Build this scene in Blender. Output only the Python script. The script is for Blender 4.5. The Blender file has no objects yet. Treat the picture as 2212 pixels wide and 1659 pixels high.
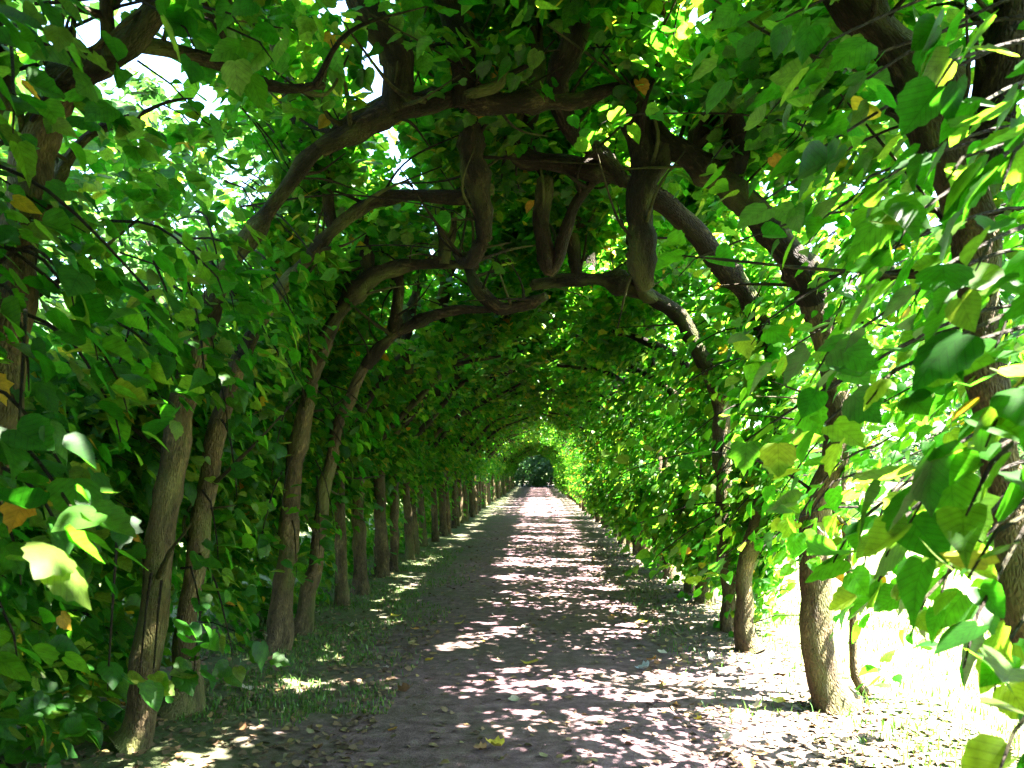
import bpy, math, random
import numpy as np
from mathutils import Vector, Matrix, Euler, noise as mnoise

scene = bpy.context.scene
# ------------------------------------------------------------------ camera
PITCH, YAW = math.radians(6.23), math.radians(1.78)
CAM = Vector((0.0, 0.0, 1.6))
cam_data = bpy.data.cameras.new('camera')
cam_data.sensor_width = 36.0
cam_data.lens = 28.27
cam_data.clip_start = 0.05
cam_data.clip_end = 1500
cam_data.dof.use_dof = True
cam_data.dof.focus_distance = 7.0
cam_data.dof.aperture_fstop = 5.0
cam = bpy.data.objects.new('camera', cam_data)
cam.location = CAM
cam.rotation_euler = (math.pi / 2 + PITCH, 0, YAW)
scene.collection.objects.link(cam)
scene.camera = cam
# ------------------------------------------------------------------ light
SUN_DIR = Vector((0.95, -0.20, 1.50)).normalized()      # towards the sun
sun_elev = math.asin(SUN_DIR.z)
world = bpy.data.worlds.new("World")
scene.world = world
world.use_nodes = True
wn = world.node_tree
wn.nodes.clear()
sky = wn.nodes.new('ShaderNodeTexSky')
sky.sky_type = 'NISHITA'
sky.sun_disc = False
sky.sun_elevation = sun_elev
sky.sun_rotation = math.atan2(SUN_DIR.x, SUN_DIR.y)
sky.ozone_density = 1.6
bg = wn.nodes.new('ShaderNodeBackground')
bg.inputs['Strength'].default_value = 0.06
wo = wn.nodes.new('ShaderNodeOutputWorld')
wn.links.new(sky.outputs[0], bg.inputs[0])
wn.links.new(bg.outputs[0], wo.inputs[0])
sd = bpy.data.lights.new('sun', 'SUN')
sd.energy = 5.0
sd.angle = math.radians(0.53)
sd.color = (1.0, 0.93, 0.84)
sun = bpy.data.objects.new('sun', sd)
sun.rotation_euler = SUN_DIR.to_track_quat('Z', 'Y').to_euler()
scene.collection.objects.link(sun)
scene.view_settings.view_transform = 'Standard'
scene.view_settings.look = 'None'
scene.view_settings.gamma = 1.0
scene.view_settings.use_curve_mapping = False
scene.view_settings.exposure = 4.95
cy = scene.cycles
cy.max_bounces = 8
cy.diffuse_bounces = 4
cy.glossy_bounces = 2
cy.transmission_bounces = 4
cy.use_denoising = True
cy.sample_clamp_indirect = 12
cy.caustics_reflective = False
cy.caustics_refractive = False

RNG = np.random.default_rng(11)
COL = scene.collection
_R = Euler((math.pi / 2 + PITCH, 0, YAW)).to_matrix()


def P(u, v, Y):
    """world point at distance Y along the avenue seen at (u, v) of a 2212 x 1659 view of the photograph"""
    d = _R @ Vector(((u - 1106) / 1737.0, -(v - 829.5) / 1737.0, -1.0))
    return CAM + d * (Y / d.y)


def gz(x, y):
    return 0.03 * mnoise.noise(Vector((x * .35, y * .35, 0))) + 0.012 * mnoise.noise(Vector((x * 1.7, y * 1.7, 3))) \
        + 0.05 * min(1, max(0, (abs(x) - 1.6)) / 1.2)


# ------------------------------------------------------------------ materials
def new_mat(name):
    m = bpy.data.materials.new(name)
    m.use_nodes = True
    m.node_tree.nodes.clear()
    return m, m.node_tree


def N(nt, t, **kw):
    n = nt.nodes.new(t)
    for k, v in kw.items():
        if k in n.bl_rna.properties:
            setattr(n, k, v)
        else:
            n.inputs[k.replace('_', ' ')].default_value = v
    return n


def ramp(nt, stops, interp='LINEAR'):
    r = nt.nodes.new('ShaderNodeValToRGB')
    r.color_ramp.interpolation = interp
    e = r.color_ramp.elements
    while len(e) < len(stops):
        e.new(0.5)
    for k, (p, c) in enumerate(stops):
        e[k].position = p
        e[k].color = (*c, 1)
    return r


def leaf_material(name, stops, trans, t_fac=.5, rough=.5, spec=.4):
    m, nt = new_mat(name)
    L = nt.links
    at = N(nt, 'ShaderNodeAttribute', attribute_name='tint')
    oi = nt.nodes.new('ShaderNodeObjectInfo')
    ad = N(nt, 'ShaderNodeMath', operation='ADD')
    L.new(at.outputs['Fac'], ad.inputs[0]); L.new(oi.outputs['Random'], ad.inputs[1])
    fr = N(nt, 'ShaderNodeMath', operation='FRACT')
    L.new(ad.outputs[0], fr.inputs[0])
    r1 = ramp(nt, stops); r2 = ramp(nt, trans)
    L.new(fr.outputs[0], r1.inputs[0]); L.new(fr.outputs[0], r2.inputs[0])
    # mottling and paler veins
    tc = nt.nodes.new('ShaderNodeNewGeometry')
    no = N(nt, 'ShaderNodeTexNoise', Scale=38.0, Detail=3.0)
    L.new(tc.outputs['Position'], no.inputs['Vector'])
    mr = N(nt, 'ShaderNodeMapRange'); mr.inputs[1].default_value = .3; mr.inputs[2].default_value = .7
    mr.inputs[3].default_value = .72; mr.inputs[4].default_value = 1.22
    L.new(no.outputs['Fac'], mr.inputs[0])
    lc = N(nt, 'ShaderNodeAttribute', attribute_name='leafco')
    lx = nt.nodes.new('ShaderNodeSeparateXYZ'); L.new(lc.outputs['Vector'], lx.inputs[0])
    xa = N(nt, 'ShaderNodeMath', operation='ABSOLUTE'); L.new(lx.outputs[0], xa.inputs[0])
    # side veins leave the midrib at an angle and curve forward
    q1 = N(nt, 'ShaderNodeMath', operation='MULTIPLY_ADD'); q1.inputs[1].default_value = -.95; L.new(xa.outputs[0], q1.inputs[0]); L.new(lx.outputs[1], q1.inputs[2])
    q2 = N(nt, 'ShaderNodeMath', operation='PINGPONG'); q2.inputs[1].default_value = .085; L.new(q1.outputs[0], q2.inputs[0])
    q3 = N(nt, 'ShaderNodeMath', operation='MINIMUM'); L.new(q2.outputs[0], q3.inputs[0]); L.new(xa.outputs[0], q3.inputs[1])
    q4 = N(nt, 'ShaderNodeMapRange'); q4.inputs[1].default_value = .004; q4.inputs[2].default_value = .022; q4.inputs[3].default_value = 1; q4.inputs[4].default_value = 0
    L.new(q3.outputs[0], q4.inputs[0])
    vd = N(nt, 'ShaderNodeMath', operation='MULTIPLY_ADD'); vd.inputs[1].default_value = -.30; L.new(q4.outputs[0], vd.inputs[0]); L.new(mr.outputs[0], vd.inputs[2])
    def mul(a, f=None):
        x = N(nt, 'ShaderNodeVectorMath', operation='SCALE')
        L.new(a, x.inputs[0]); L.new((f or mr).outputs[0], x.inputs['Scale'])
        return x.outputs[0]
    p = N(nt, 'ShaderNodeBsdfPrincipled', Roughness=rough)
    p.inputs['Specular IOR Level'].default_value = spec
    L.new(mul(r1.outputs[0]), p.inputs['Base Color'])
    t = nt.nodes.new('ShaderNodeBsdfTranslucent')
    L.new(mul(r2.outputs[0], vd), t.inputs['Color'])
    mx = N(nt, 'ShaderNodeMixShader'); mx.inputs[0].default_value = t_fac
    L.new(p.outputs[0], mx.inputs[1]); L.new(t.outputs[0], mx.inputs[2])
    o = nt.nodes.new('ShaderNodeOutputMaterial')
    L.new(mx.outputs[0], o.inputs[0])
    return m


M_LEAF = leaf_material('linden_leaf',
    [(0, (.008, .052, .004)), (.45, (.016, .082, .005)), (.7, (.030, .10, .007)), (.9, (.055, .085, .012)), (.982, (.09, .17, .016)), (.989, (.45, .34, .02)), (1, (.36, .16, .02))],
    [(0, (.035, .27, .008)), (.45, (.10, .42, .012)), (.8, (.25, .52, .025)), (.982, (.38, .56, .04)), (.989, (.75, .56, .02)), (1, (.6, .26, .02))], .57)
M_LEAF_DARK = leaf_material('woodland_leaf',
    [(0, (.018, .055, .014)), (.5, (.03, .085, .018)), (1, (.05, .11, .02))],
    [(0, (.04, .16, .02)), (.5, (.07, .22, .03)), (1, (.12, .28, .03))], .38)
M_LEAF_FALLEN = leaf_material('fallen_leaf',
    [(0, (.20, .12, .06)), (.35, (.32, .20, .10)), (.6, (.42, .30, .08)), (.8, (.50, .38, .10)), (.93, (.42, .16, .04)), (1, (.38, .36, .36))],
    [(0, (.08, .05, .02)), (.5, (.3, .2, .05)), (1, (.3, .16, .04))], .15, .55)
M_LITTER = leaf_material('leaf_litter',
    [(0, (.07, .045, .03)), (.4, (.13, .085, .055)), (.75, (.17, .11, .065)), (.93, (.28, .19, .07)), (1, (.15, .14, .08))],
    [(0, (.06, .04, .02)), (1, (.2, .13, .05))], .1, .7, .3)
M_GRASS = leaf_material('grass_blade',
    [(0, (.035, .10, .015)), (.5, (.06, .15, .02)), (.85, (.11, .19, .03)), (1, (.22, .20, .08))],
    [(0, (.08, .25, .02)), (.6, (.14, .34, .03)), (1, (.28, .32, .06))], .35)


def bark_material(name, c1, c2, c3):
    m, nt = new_mat(name)
    L = nt.links
    at = N(nt, 'ShaderNodeAttribute', attribute_name='barkco')
    n1 = N(nt, 'ShaderNodeTexNoise', Scale=26.0, Detail=5.0, Roughness=.62)
    L.new(at.outputs['Vector'], n1.inputs['Vector'])
    n2 = N(nt, 'ShaderNodeTexNoise', Scale=5.0, Detail=4.0)
    L.new(at.outputs['Vector'], n2.inputs['Vector'])
    vo = N(nt, 'ShaderNodeTexVoronoi', Scale=34.0, feature='DISTANCE_TO_EDGE')
    L.new(at.outputs['Vector'], vo.inputs['Vector'])
    r = ramp(nt, [(.36, c1), (.56, c2), (.76, c3)])
    mx = N(nt, 'ShaderNodeMath', operation='MULTIPLY_ADD'); mx.inputs[1].default_value = .5
    L.new(n1.outputs['Fac'], mx.inputs[0])
    hf = N(nt, 'ShaderNodeMath', operation='MULTIPLY'); hf.inputs[1].default_value = .5
    L.new(n2.outputs['Fac'], hf.inputs[0]); L.new(hf.outputs[0], mx.inputs[2])
    L.new(mx.outputs[0], r.inputs[0])
    # moss and lichen film
    ms = N(nt, 'ShaderNodeTexNoise', Scale=2.2, Detail=6.0)
    L.new(at.outputs['Vector'], ms.inputs['Vector'])
    mr = ramp(nt, [(.5, (0, 0, 0)), (.66, (1, 1, 1))])
    L.new(ms.outputs['Fac'], mr.inputs[0])
    mc = N(nt, 'ShaderNodeMix', data_type='RGBA'); mc.inputs[7].default_value = (.10, .115, .03, 1)
    mm = N(nt, 'ShaderNodeMath', operation='MULTIPLY'); mm.inputs[1].default_value = .6
    L.new(mr.outputs[0], mm.inputs[0]); L.new(mm.outputs[0], mc.inputs[0])
    L.new(r.outputs[0], mc.inputs[6])
    p = N(nt, 'ShaderNodeBsdfPrincipled', Roughness=.85)
    p.inputs['Specular IOR Level'].default_value = .2
    L.new(mc.outputs[2], p.inputs['Base Color'])
    hm = N(nt, 'ShaderNodeMath', operation='ADD')
    v2 = N(nt, 'ShaderNodeMath', operation='MULTIPLY'); v2.inputs[1].default_value = 2.0
    L.new(vo.outputs['Distance'], v2.inputs[0])
    L.new(v2.outputs[0], hm.inputs[0]); L.new(n1.outputs['Fac'], hm.inputs[1])
    b = N(nt, 'ShaderNodeBump', Strength=.8, Distance=.012)
    L.new(hm.outputs[0], b.inputs['Height']); L.new(b.outputs[0], p.inputs['Normal'])
    o = nt.nodes.new('ShaderNodeOutputMaterial')
    L.new(p.outputs[0], o.inputs[0])
    return m


M_BARK_SHADED = bark_material('linden_bark_shaded', (.005, .004, .0025), (.020, .014, .008), (.15, .11, .05))  # boughs and twigs: overhead shade put into a darker copy of the bark
M_BARK_LIT = bark_material('linden_bark_lit', (.022, .016, .009), (.095, .068, .034), (.30, .22, .10))  # trunks: sunlit tone put into a lighter copy of the bark
M_BARK_DARK = bark_material('woodland_bark', (.03, .025, .02), (.07, .058, .045), (.13, .11, .085))


def ground_material(name):
    """bare trodden earth in the middle of the avenue running out into moss, litter and grass"""
    m, nt = new_mat(name)
    L = nt.links
    g = nt.nodes.new('ShaderNodeNewGeometry')
    sx = nt.nodes.new('ShaderNodeSeparateXYZ')
    L.new(g.outputs['Position'], sx.inputs[0])
    ax = N(nt, 'ShaderNodeMath', operation='ADD'); ax.inputs[1].default_value = .12
    L.new(sx.outputs[0], ax.inputs[0])
    ab = N(nt, 'ShaderNodeMath', operation='ABSOLUTE'); L.new(ax.outputs[0], ab.inputs[0])
    nb = N(nt, 'ShaderNodeTexNoise', Scale=1.6, Detail=6.0, Roughness=.65)
    L.new(g.outputs['Position'], nb.inputs['Vector'])
    wb = N(nt, 'ShaderNodeMath', operation='MULTIPLY_ADD'); wb.inputs[1].default_value = 1.9; wb.inputs[2].default_value = -.95
    L.new(nb.outputs['Fac'], wb.inputs[0])
    dd = N(nt, 'ShaderNodeMath', operation='ADD'); L.new(ab.outputs[0], dd.inputs[0]); L.new(wb.outputs[0], dd.inputs[1])
    mk0 = N(nt, 'ShaderNodeMapRange'); mk0.inputs[1].default_value = .95; mk0.inputs[2].default_value = 2.0
    L.new(dd.outputs[0], mk0.inputs[0])
    # brown litter lies under the right hand row, turf begins outside it
    lt = N(nt, 'ShaderNodeMath', operation='MULTIPLY_ADD'); lt.inputs[1].default_value = .9; L.new(wb.outputs[0], lt.inputs[0]); L.new(sx.outputs[0], lt.inputs[2])
    l1 = N(nt, 'ShaderNodeMapRange'); l1.inputs[1].default_value = -.2; l1.inputs[2].default_value = .3; l1.inputs[3].default_value = .72; l1.inputs[4].default_value = .0; L.new(sx.outputs[0], l1.inputs[0])
    l2 = N(nt, 'ShaderNodeMapRange'); l2.inputs[1].default_value = 1.9; l2.inputs[2].default_value = 2.6; L.new(lt.outputs[0], l2.inputs[0])
    l3 = N(nt, 'ShaderNodeMath', operation='MAXIMUM'); L.new(l1.outputs[0], l3.inputs[0]); L.new(l2.outputs[0], l3.inputs[1])
    l4 = N(nt, 'ShaderNodeMath', operation='MAXIMUM'); l4.inputs[1].default_value = .35; L.new(l3.outputs[0], l4.inputs[0])
    mk = N(nt, 'ShaderNodeMath', operation='MULTIPLY'); L.new(mk0.outputs[0], mk.inputs[0]); L.new(l4.outputs[0], mk.inputs[1])
    # earth
    n1 = N(nt, 'ShaderNodeTexNoise', Scale=9.0, Detail=8.0, Roughness=.7)
    L.new(g.outputs['Position'], n1.inputs['Vector'])
    re = ramp(nt, [(.28, (.045, .026, .030)), (.45, (.11, .067, .076)), (.6, (.175, .113, .126)), (.78, (.27, .19, .20))])
    L.new(n1.outputs['Fac'], re.inputs[0])
    n2 = N(nt, 'ShaderNodeTexNoise', Scale=.9, Detail=5.0, Roughness=.6)
    L.new(g.outputs['Position'], n2.inputs['Vector'])
    rm = ramp(nt, [(.46, (0, 0, 0)), (.66, (1, 1, 1))]); L.new(n2.outputs['Fac'], rm.inputs[0])
    mo = N(nt, 'ShaderNodeMix', data_type='RGBA'); mo.inputs[7].default_value = (.085, .075, .045, 1)
    ms = N(nt, 'ShaderNodeMath', operation='MULTIPLY'); ms.inputs[1].default_value = .6
    L.new(rm.outputs[0], ms.inputs[0]); L.new(ms.outputs[0], mo.inputs[0]); L.new(re.outputs[0], mo.inputs[6])
    # grass and litter
    n3 = N(nt, 'ShaderNodeTexNoise', Scale=30.0, Detail=6.0, Roughness=.75)
    L.new(g.outputs['Position'], n3.inputs['Vector'])
    rg = ramp(nt, [(.3, (.035, .05, .018)), (.5, (.06, .10, .025)), (.66, (.09, .14, .035)), (.8, (.17, .15, .07))])
    L.new(n3.outputs['Fac'], rg.inputs[0])
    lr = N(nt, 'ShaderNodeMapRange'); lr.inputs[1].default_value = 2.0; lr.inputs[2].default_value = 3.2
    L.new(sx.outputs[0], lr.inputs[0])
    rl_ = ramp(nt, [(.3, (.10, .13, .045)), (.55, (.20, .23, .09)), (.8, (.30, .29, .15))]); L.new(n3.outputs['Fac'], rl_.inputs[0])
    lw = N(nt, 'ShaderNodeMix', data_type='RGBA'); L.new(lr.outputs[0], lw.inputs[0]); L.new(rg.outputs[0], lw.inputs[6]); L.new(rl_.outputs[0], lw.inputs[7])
    fin = N(nt, 'ShaderNodeMix', data_type='RGBA')
    L.new(mk.outputs[0], fin.inputs[0]); L.new(mo.outputs[2], fin.inputs[6]); L.new(lw.outputs[2], fin.inputs[7])
    p = N(nt, 'ShaderNodeBsdfPrincipled', Roughness=.92)
    p.inputs['Specular IOR Level'].default_value = .15
    L.new(fin.outputs[2], p.inputs['Base Color'])
    n4 = N(nt, 'ShaderNodeTexNoise', Scale=55.0, Detail=5.0, Roughness=.7)
    L.new(g.outputs['Position'], n4.inputs['Vector'])
    hh = N(nt, 'ShaderNodeMath', operation='ADD'); L.new(n4.outputs['Fac'], hh.inputs[0]); L.new(n1.outputs['Fac'], hh.inputs[1])
    b = N(nt, 'ShaderNodeBump', Strength=.9, Distance=.02)
    L.new(hh.outputs[0], b.inputs['Height']); L.new(b.outputs[0], p.inputs['Normal'])
    o = nt.nodes.new('ShaderNodeOutputMaterial'); L.new(p.outputs[0], o.inputs[0])
    return m


M_GROUND = ground_material('earth_and_grass')


def tag(o, label=None, cat=None, group=None, kind=None):
    if label: o['label'] = label
    if cat: o['category'] = cat
    if group: o['group'] = group
    if kind: o['kind'] = kind
    return o


# ------------------------------------------------------------------ mesh helpers
def mesh_np(name, V, quads=None, tris=None, mat=None, parent=None, smooth=False, point_attr=None, vec_attr=None, link=True, leafco=None):
    """one mesh object from numpy arrays of vertices, quads and triangles"""
    me = bpy.data.meshes.new(name)
    V = np.asarray(V, dtype=np.float32)
    loops, starts, n = [], [], 0
    if quads is not None and len(quads):
        q = np.asarray(quads, dtype=np.int32); loops.append(q.ravel()); starts.append(np.arange(len(q)) * 4); n = q.size
    if tris is not None and len(tris):
        t = np.asarray(tris, dtype=np.int32); loops.append(t.ravel()); starts.append(n + np.arange(len(t)) * 3)
    loops = np.concatenate(loops).astype(np.int32); starts = np.concatenate(starts).astype(np.int32)
    me.vertices.add(len(V)); me.vertices.foreach_set('co', V.ravel())
    me.loops.add(len(loops)); me.loops.foreach_set('vertex_index', loops)
    me.polygons.add(len(starts)); me.polygons.foreach_set('loop_start', starts)
    if point_attr is not None:
        a = me.attributes.new('tint', 'FLOAT', 'POINT'); a.data.foreach_set('value', np.asarray(point_attr, dtype=np.float32))
    if vec_attr is not None:
        a = me.attributes.new('barkco', 'FLOAT_VECTOR', 'POINT'); a.data.foreach_set('vector', np.asarray(vec_attr, dtype=np.float32).ravel())
    if leafco is not None:
        a = me.attributes.new('leafco', 'FLOAT_VECTOR', 'POINT'); a.data.foreach_set('vector', np.asarray(leafco, dtype=np.float32).ravel())
    me.update(calc_edges=True)
    if smooth:
        me.polygons.foreach_set('use_smooth', np.ones(len(starts), dtype=bool))
    if mat: me.materials.append(mat)
    if not link: return me
    o = bpy.data.objects.new(name, me); COL.objects.link(o)
    if parent: o.parent = parent
    return o


def half_leaf(out, mid, zedge=.07, tipdrop=.16, base=0.0):
    """blade with a midrib of 3 points and a mirrored outline; folded a little along the midrib and drooping at the tip"""
    def z(x, y): return zedge * abs(x) * 2 - tipdrop * max(0, y) ** 2 * .9
    V = [(0, y, z(0, y)) for y in mid]
    n = len(mid)
    R = [(x, y, z(x, y)) for x, y in out]
    Lf = [(-x, y, z(x, y) * 1.1) for x, y in out]
    V += R + Lf
    k = len(out)
    T = []
    # fan: each outline edge is joined to the midrib point nearest its middle
    for off, flip in ((n, False), (n + k, True)):
        prev = 0
        for i in range(k - 1):
            my = (out[i][1] + out[i + 1][1]) / 2
            j = prev
            while j + 1 < n - 1 and abs(mid[j + 1] - my) < abs(mid[j] - my): j += 1
            for q in range(prev, j):
                T.append((q, off + i, q + 1) if not flip else (q, q + 1, off + i))
            T.append((j, off + i, off + i + 1) if not flip else (j, off + i + 1, off + i))
            prev = j
        T.append((prev, off + k - 1, n - 1) if not flip else (prev, n - 1, off + k - 1))
    return np.array(V, dtype=np.float64), np.array(T)


A_, B_ = [(.06, -.05), (.27, -.10), (.46, .10), (.50, .36), (.38, .66), (.16, .92)], [(.05, -.04), (.25, -.07), (.40, .12), (.38, .42), (.24, .74), (.10, .95)]
C_ = [(.05, -.03), (.30, -.08), (.50, .08), (.42, .25), (.56, .48), (.33, .58), (.26, .82), (.10, .90)]
D_ = [(.06, -.05), (.27, -.11), (.42, .0), (.52, .16), (.49, .30), (.53, .46), (.42, .58), (.40, .72), (.24, .80), (.15, .96)]
LEAVES = [
    half_leaf(A_, [.02, .45, 1.12], .03, .12),
    half_leaf(B_, [.02, .5, 1.20], .14, .30),
    half_leaf(C_, [.0, .4, 1.10], .09, .12),
    half_leaf(D_, [.02, .3, .7, 1.14], -.10, .34),
    half_leaf(D_, [.02, .3, .7, 1.10], .20, -.10),
    half_leaf(A_, [.02, .45, 1.05], .30, .25),
]
SIMPLE = half_leaf([(.30, -.05), (.46, .30), (.26, .78)], [0, 1.1])
LEAVES.append(SIMPLE)
NSIM = len(LEAVES) - 1


def rot_from(normal, direction):
    """stack of 3x3 matrices, columns = side, direction of the blade, normal"""
    n = normal / np.linalg.norm(normal, axis=1, keepdims=True)
    d = direction - n * np.sum(direction * n, axis=1, keepdims=True)
    d /= np.maximum(np.linalg.norm(d, axis=1, keepdims=True), 1e-6)
    s = np.cross(d, n)
    return np.stack([s, d, n], axis=2)


def leaves_mesh(name, pos, rot, scale, kindi, tint, mat, parent, templates=None, link=True):
    templates = templates or LEAVES
    VV, TT, AA, CC, off = [], [], [], [], 0
    for k, (tv, tt) in enumerate(templates):
        m = kindi == k
        if not m.any(): continue
        p, r, s, a = pos[m], rot[m], scale[m], tint[m]
        v = np.einsum('nij,vj->nvi', r, tv) * s[:, None, None] + p[:, None, :]
        c = len(p)
        VV.append(v.reshape(-1, 3))
        TT.append((tt[None] + (np.arange(c) * len(tv))[:, None, None] + off).reshape(-1, 3))
        AA.append(np.repeat(a, len(tv))); CC.append(np.tile(tv, (c, 1)))
        off += c * len(tv)
    return mesh_np(name, np.concatenate(VV), tris=np.concatenate(TT), mat=mat, parent=parent,
                   point_attr=np.concatenate(AA), link=link, leafco=np.concatenate(CC))


class Tubes:
    def __init__(s): s.V, s.F, s.B, s.n, s.T = [], [], [], 0, []
    def add(s, pts, radii, sides=10, seg=.12, lump=.12, seed=0, flare=0.0):
        """tapered limb through the points: smooth curve, knobbly radius, closed end"""
        pts = [Vector(p) for p in pts]
        rr = list(radii) if hasattr(radii, '__len__') else [radii] * len(pts)
        if len(rr) == 2 and len(pts) > 2:
            rr = [rr[0] + (rr[1] - rr[0]) * i / (len(pts) - 1) for i in range(len(pts))]
        Q, RR = [], []
        ext = [pts[0] * 2 - pts[1]] + pts + [pts[-1] * 2 - pts[-2]]
        for i in range(len(pts) - 1):
            p0, p1, p2, p3 = ext[i:i + 4]
            m = max(1, int((p2 - p1).length / seg))
            for j in range(m):
                t = j / m
                Q.append(.5 * ((2 * p1) + (p2 - p0) * t + (2 * p0 - 5 * p1 + 4 * p2 - p3) * t * t + (3 * p1 - p0 - 3 * p2 + p3) * t ** 3))
                RR.append(rr[i] + (rr[i + 1] - rr[i]) * t)
        Q.append(pts[-1]); RR.append(rr[-1])
        nQ = len(Q)
        if lump > .12:
            rk = random.Random(int(seed * 977) + nQ)
            for i in range(1, nQ - 1):      # crooked growth
                nv = mnoise.noise_vector(Q[i] * 3.1 + Vector((seed, 0, 0)))
                Q[i] = Q[i] + nv * RR[i] * .42
            L_ = nQ * seg
            for _ in range(int(L_ / .34)):  # burrs where shoots were cut back year after year
                c0, w0, a0 = rk.uniform(0, nQ), rk.uniform(.6, 1.3) * .055 / seg, rk.uniform(.12, .42) * (.35 if flare else 1)
                for i in range(max(0, int(c0 - 3 * w0)), min(nQ, int(c0 + 3 * w0) + 1)):
                    RR[i] = RR[i] * (1 + a0 * math.exp(-((i - c0) / w0) ** 2))
        tan = [(Q[min(i + 1, nQ - 1)] - Q[max(i - 1, 0)]).normalized() for i in range(nQ)]
        up = Vector((1, 0, 0)) if abs(tan[0].x) < .8 else Vector((0, 1, 0))
        a = (up - tan[0] * up.dot(tan[0])).normalized()
        length = seed * 3.7
        base = s.n
        for i in range(nQ):
            if i:
                length += (Q[i] - Q[i - 1]).length
                a = (a - tan[i] * a.dot(tan[i])).normalized()
            b = tan[i].cross(a)
            for k in range(sides):
                th = 2 * math.pi * k / sides
                c, sn = math.cos(th), math.sin(th)
                r = RR[i] * (1 + lump * mnoise.noise(Vector((c * 1.2, sn * 1.2, length * 5 + seed)))
                             + lump * 1.0 * mnoise.noise(Vector((seed * 9.1, length * 3.2, 0))))
                if flare and i < 6:
                    r *= 1 + flare * (1 - i / 6) ** 2 * (1 + .5 * math.cos(3 * th + seed))
                s.V.append(Q[i] + (a * c + b * sn) * r)
                s.B.append((c * RR[i] * 2 + seed, sn * RR[i] * 2, length * .75))
        for i in range(nQ - 1):
            for k in range(sides):
                k2 = (k + 1) % sides
                s.F.append((base + i * sides + k, base + i * sides + k2, base + (i + 1) * sides + k2, base + (i + 1) * sides + k))
        s.V.append(Q[-1] + tan[-1] * RR[-1] * .6); s.B.append((seed, 0, length * .75))
        tip = len(s.V) - 1
        for k in range(sides):
            s.T.append((base + (nQ - 1) * sides + k, base + (nQ - 1) * sides + (k + 1) % sides, tip))
        s.n = len(s.V)
        return Q
    def build(s, name, mat, parent=None, origin=Vector((0, 0, 0))):
        V = np.array([v - origin for v in s.V])
        return mesh_np(name, V, quads=s.F, tris=s.T, mat=mat, parent=parent, smooth=True, vec_attr=s.B)


def empty(name, loc):
    o = bpy.data.objects.new(name, None); o.location = loc; COL.objects.link(o); o.empty_display_size = .3
    return o


# ------------------------------------------------------------------ ground
def grid_sheet(name, xs, ys, dz, mat):
    X, Y = np.meshgrid(xs, ys)
    V = np.array([(x, y, (gz(x, y) if abs(x) < 40 and -10 < y < 120 else 0.05) + dz) for x, y in zip(X.ravel(), Y.ravel())])
    nx = len(xs)
    q = []
    for j in range(len(ys) - 1):
        b = j * nx
        for i in range(nx - 1):
            q.append((b + i, b + i + 1, b + nx + i + 1, b + nx + i))
    return mesh_np(name, V, quads=q, mat=mat, smooth=True)


gx = np.concatenate([[-900, -300, -120, -60, -30], np.arange(-16, -4, 1.0), np.arange(-4, 4.01, .25), np.arange(5, 17, 1.0), [30, 60, 120, 300, 900]])
gy = np.concatenate([[-900, -200, -60, -20], np.arange(-8, 2, .5), np.arange(2, 14, .25), np.arange(14, 40, .6), np.arange(40, 120, 3), [140, 200, 400, 900]])
tag(grid_sheet('ground', gx, gy, 0, M_GROUND), kind='structure')
pth = grid_sheet('path', np.linspace(-1.15, .9, 22), np.concatenate([np.arange(-8, 14, .2), np.arange(14, 50, .6), np.arange(50, 131, 3)]), .005, M_GROUND)
tag(pth, kind='structure')

# ------------------------------------------------------------------ foliage of the avenue
def half_profile(t):
    """inner face of the tunnel for 0 (foot of the wall) .. 1 (crown of the vault): distance from axis, height, outward normal"""
    pts = [(2.12, .0), (2.10, 1.2), (2.02, 2.2), (1.80, 2.85), (1.38, 3.4), (.78, 3.80), (-.35, 4.0)]
    f = t * (len(pts) - 1); i = min(int(f), len(pts) - 2); f -= i
    (x0, z0), (x1, z1) = pts[i], pts[i + 1]
    dx, dz = x1 - x0, z1 - z0
    l = math.hypot(dx, dz)
    return x0 + dx * f, z0 + dz * f, dz / l, -dx / l


SEG_T = [1.2, 1.0, .68, .69, .72, 1.15]          # lengths of the profile's pieces


def sample_t(rs):
    a = rs.random() * sum(SEG_T); k = 0
    while a > SEG_T[k]: a -= SEG_T[k]; k += 1
    return (k + a / SEG_T[k]) / 6


def in_hole(side, y, z, x=9):
    """chance of leaving a clump out: the openings that the photograph shows"""
    if x < 1.35 and 2.6 < y < 4.75 and z < 5.2: return .6
    if side < 0:
        if 3.0 < y < 5.3 and 2.35 < z < 4.4: return .90
        if .34 < x / y < .68 and .17 < (z - 1.6) / y < .5 and y < 9: return .80
        if y < 4.7 and z < 2.3 and .40 < x / y < .54: return .9
        if y < 4.6 and 1.1 < z <= 2.4: return .72
        if z < 1.15: return .72
        if z < .75: return .55
        if 5.6 < y and z < 1.1: return .35
    else:
        if y < 7.2 and z < 1.15: return .97
        if 3.9 < y < 6.4 and 1.0 < z < 2.0: return .55
        if z < .35: return .6
    return 0


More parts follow.
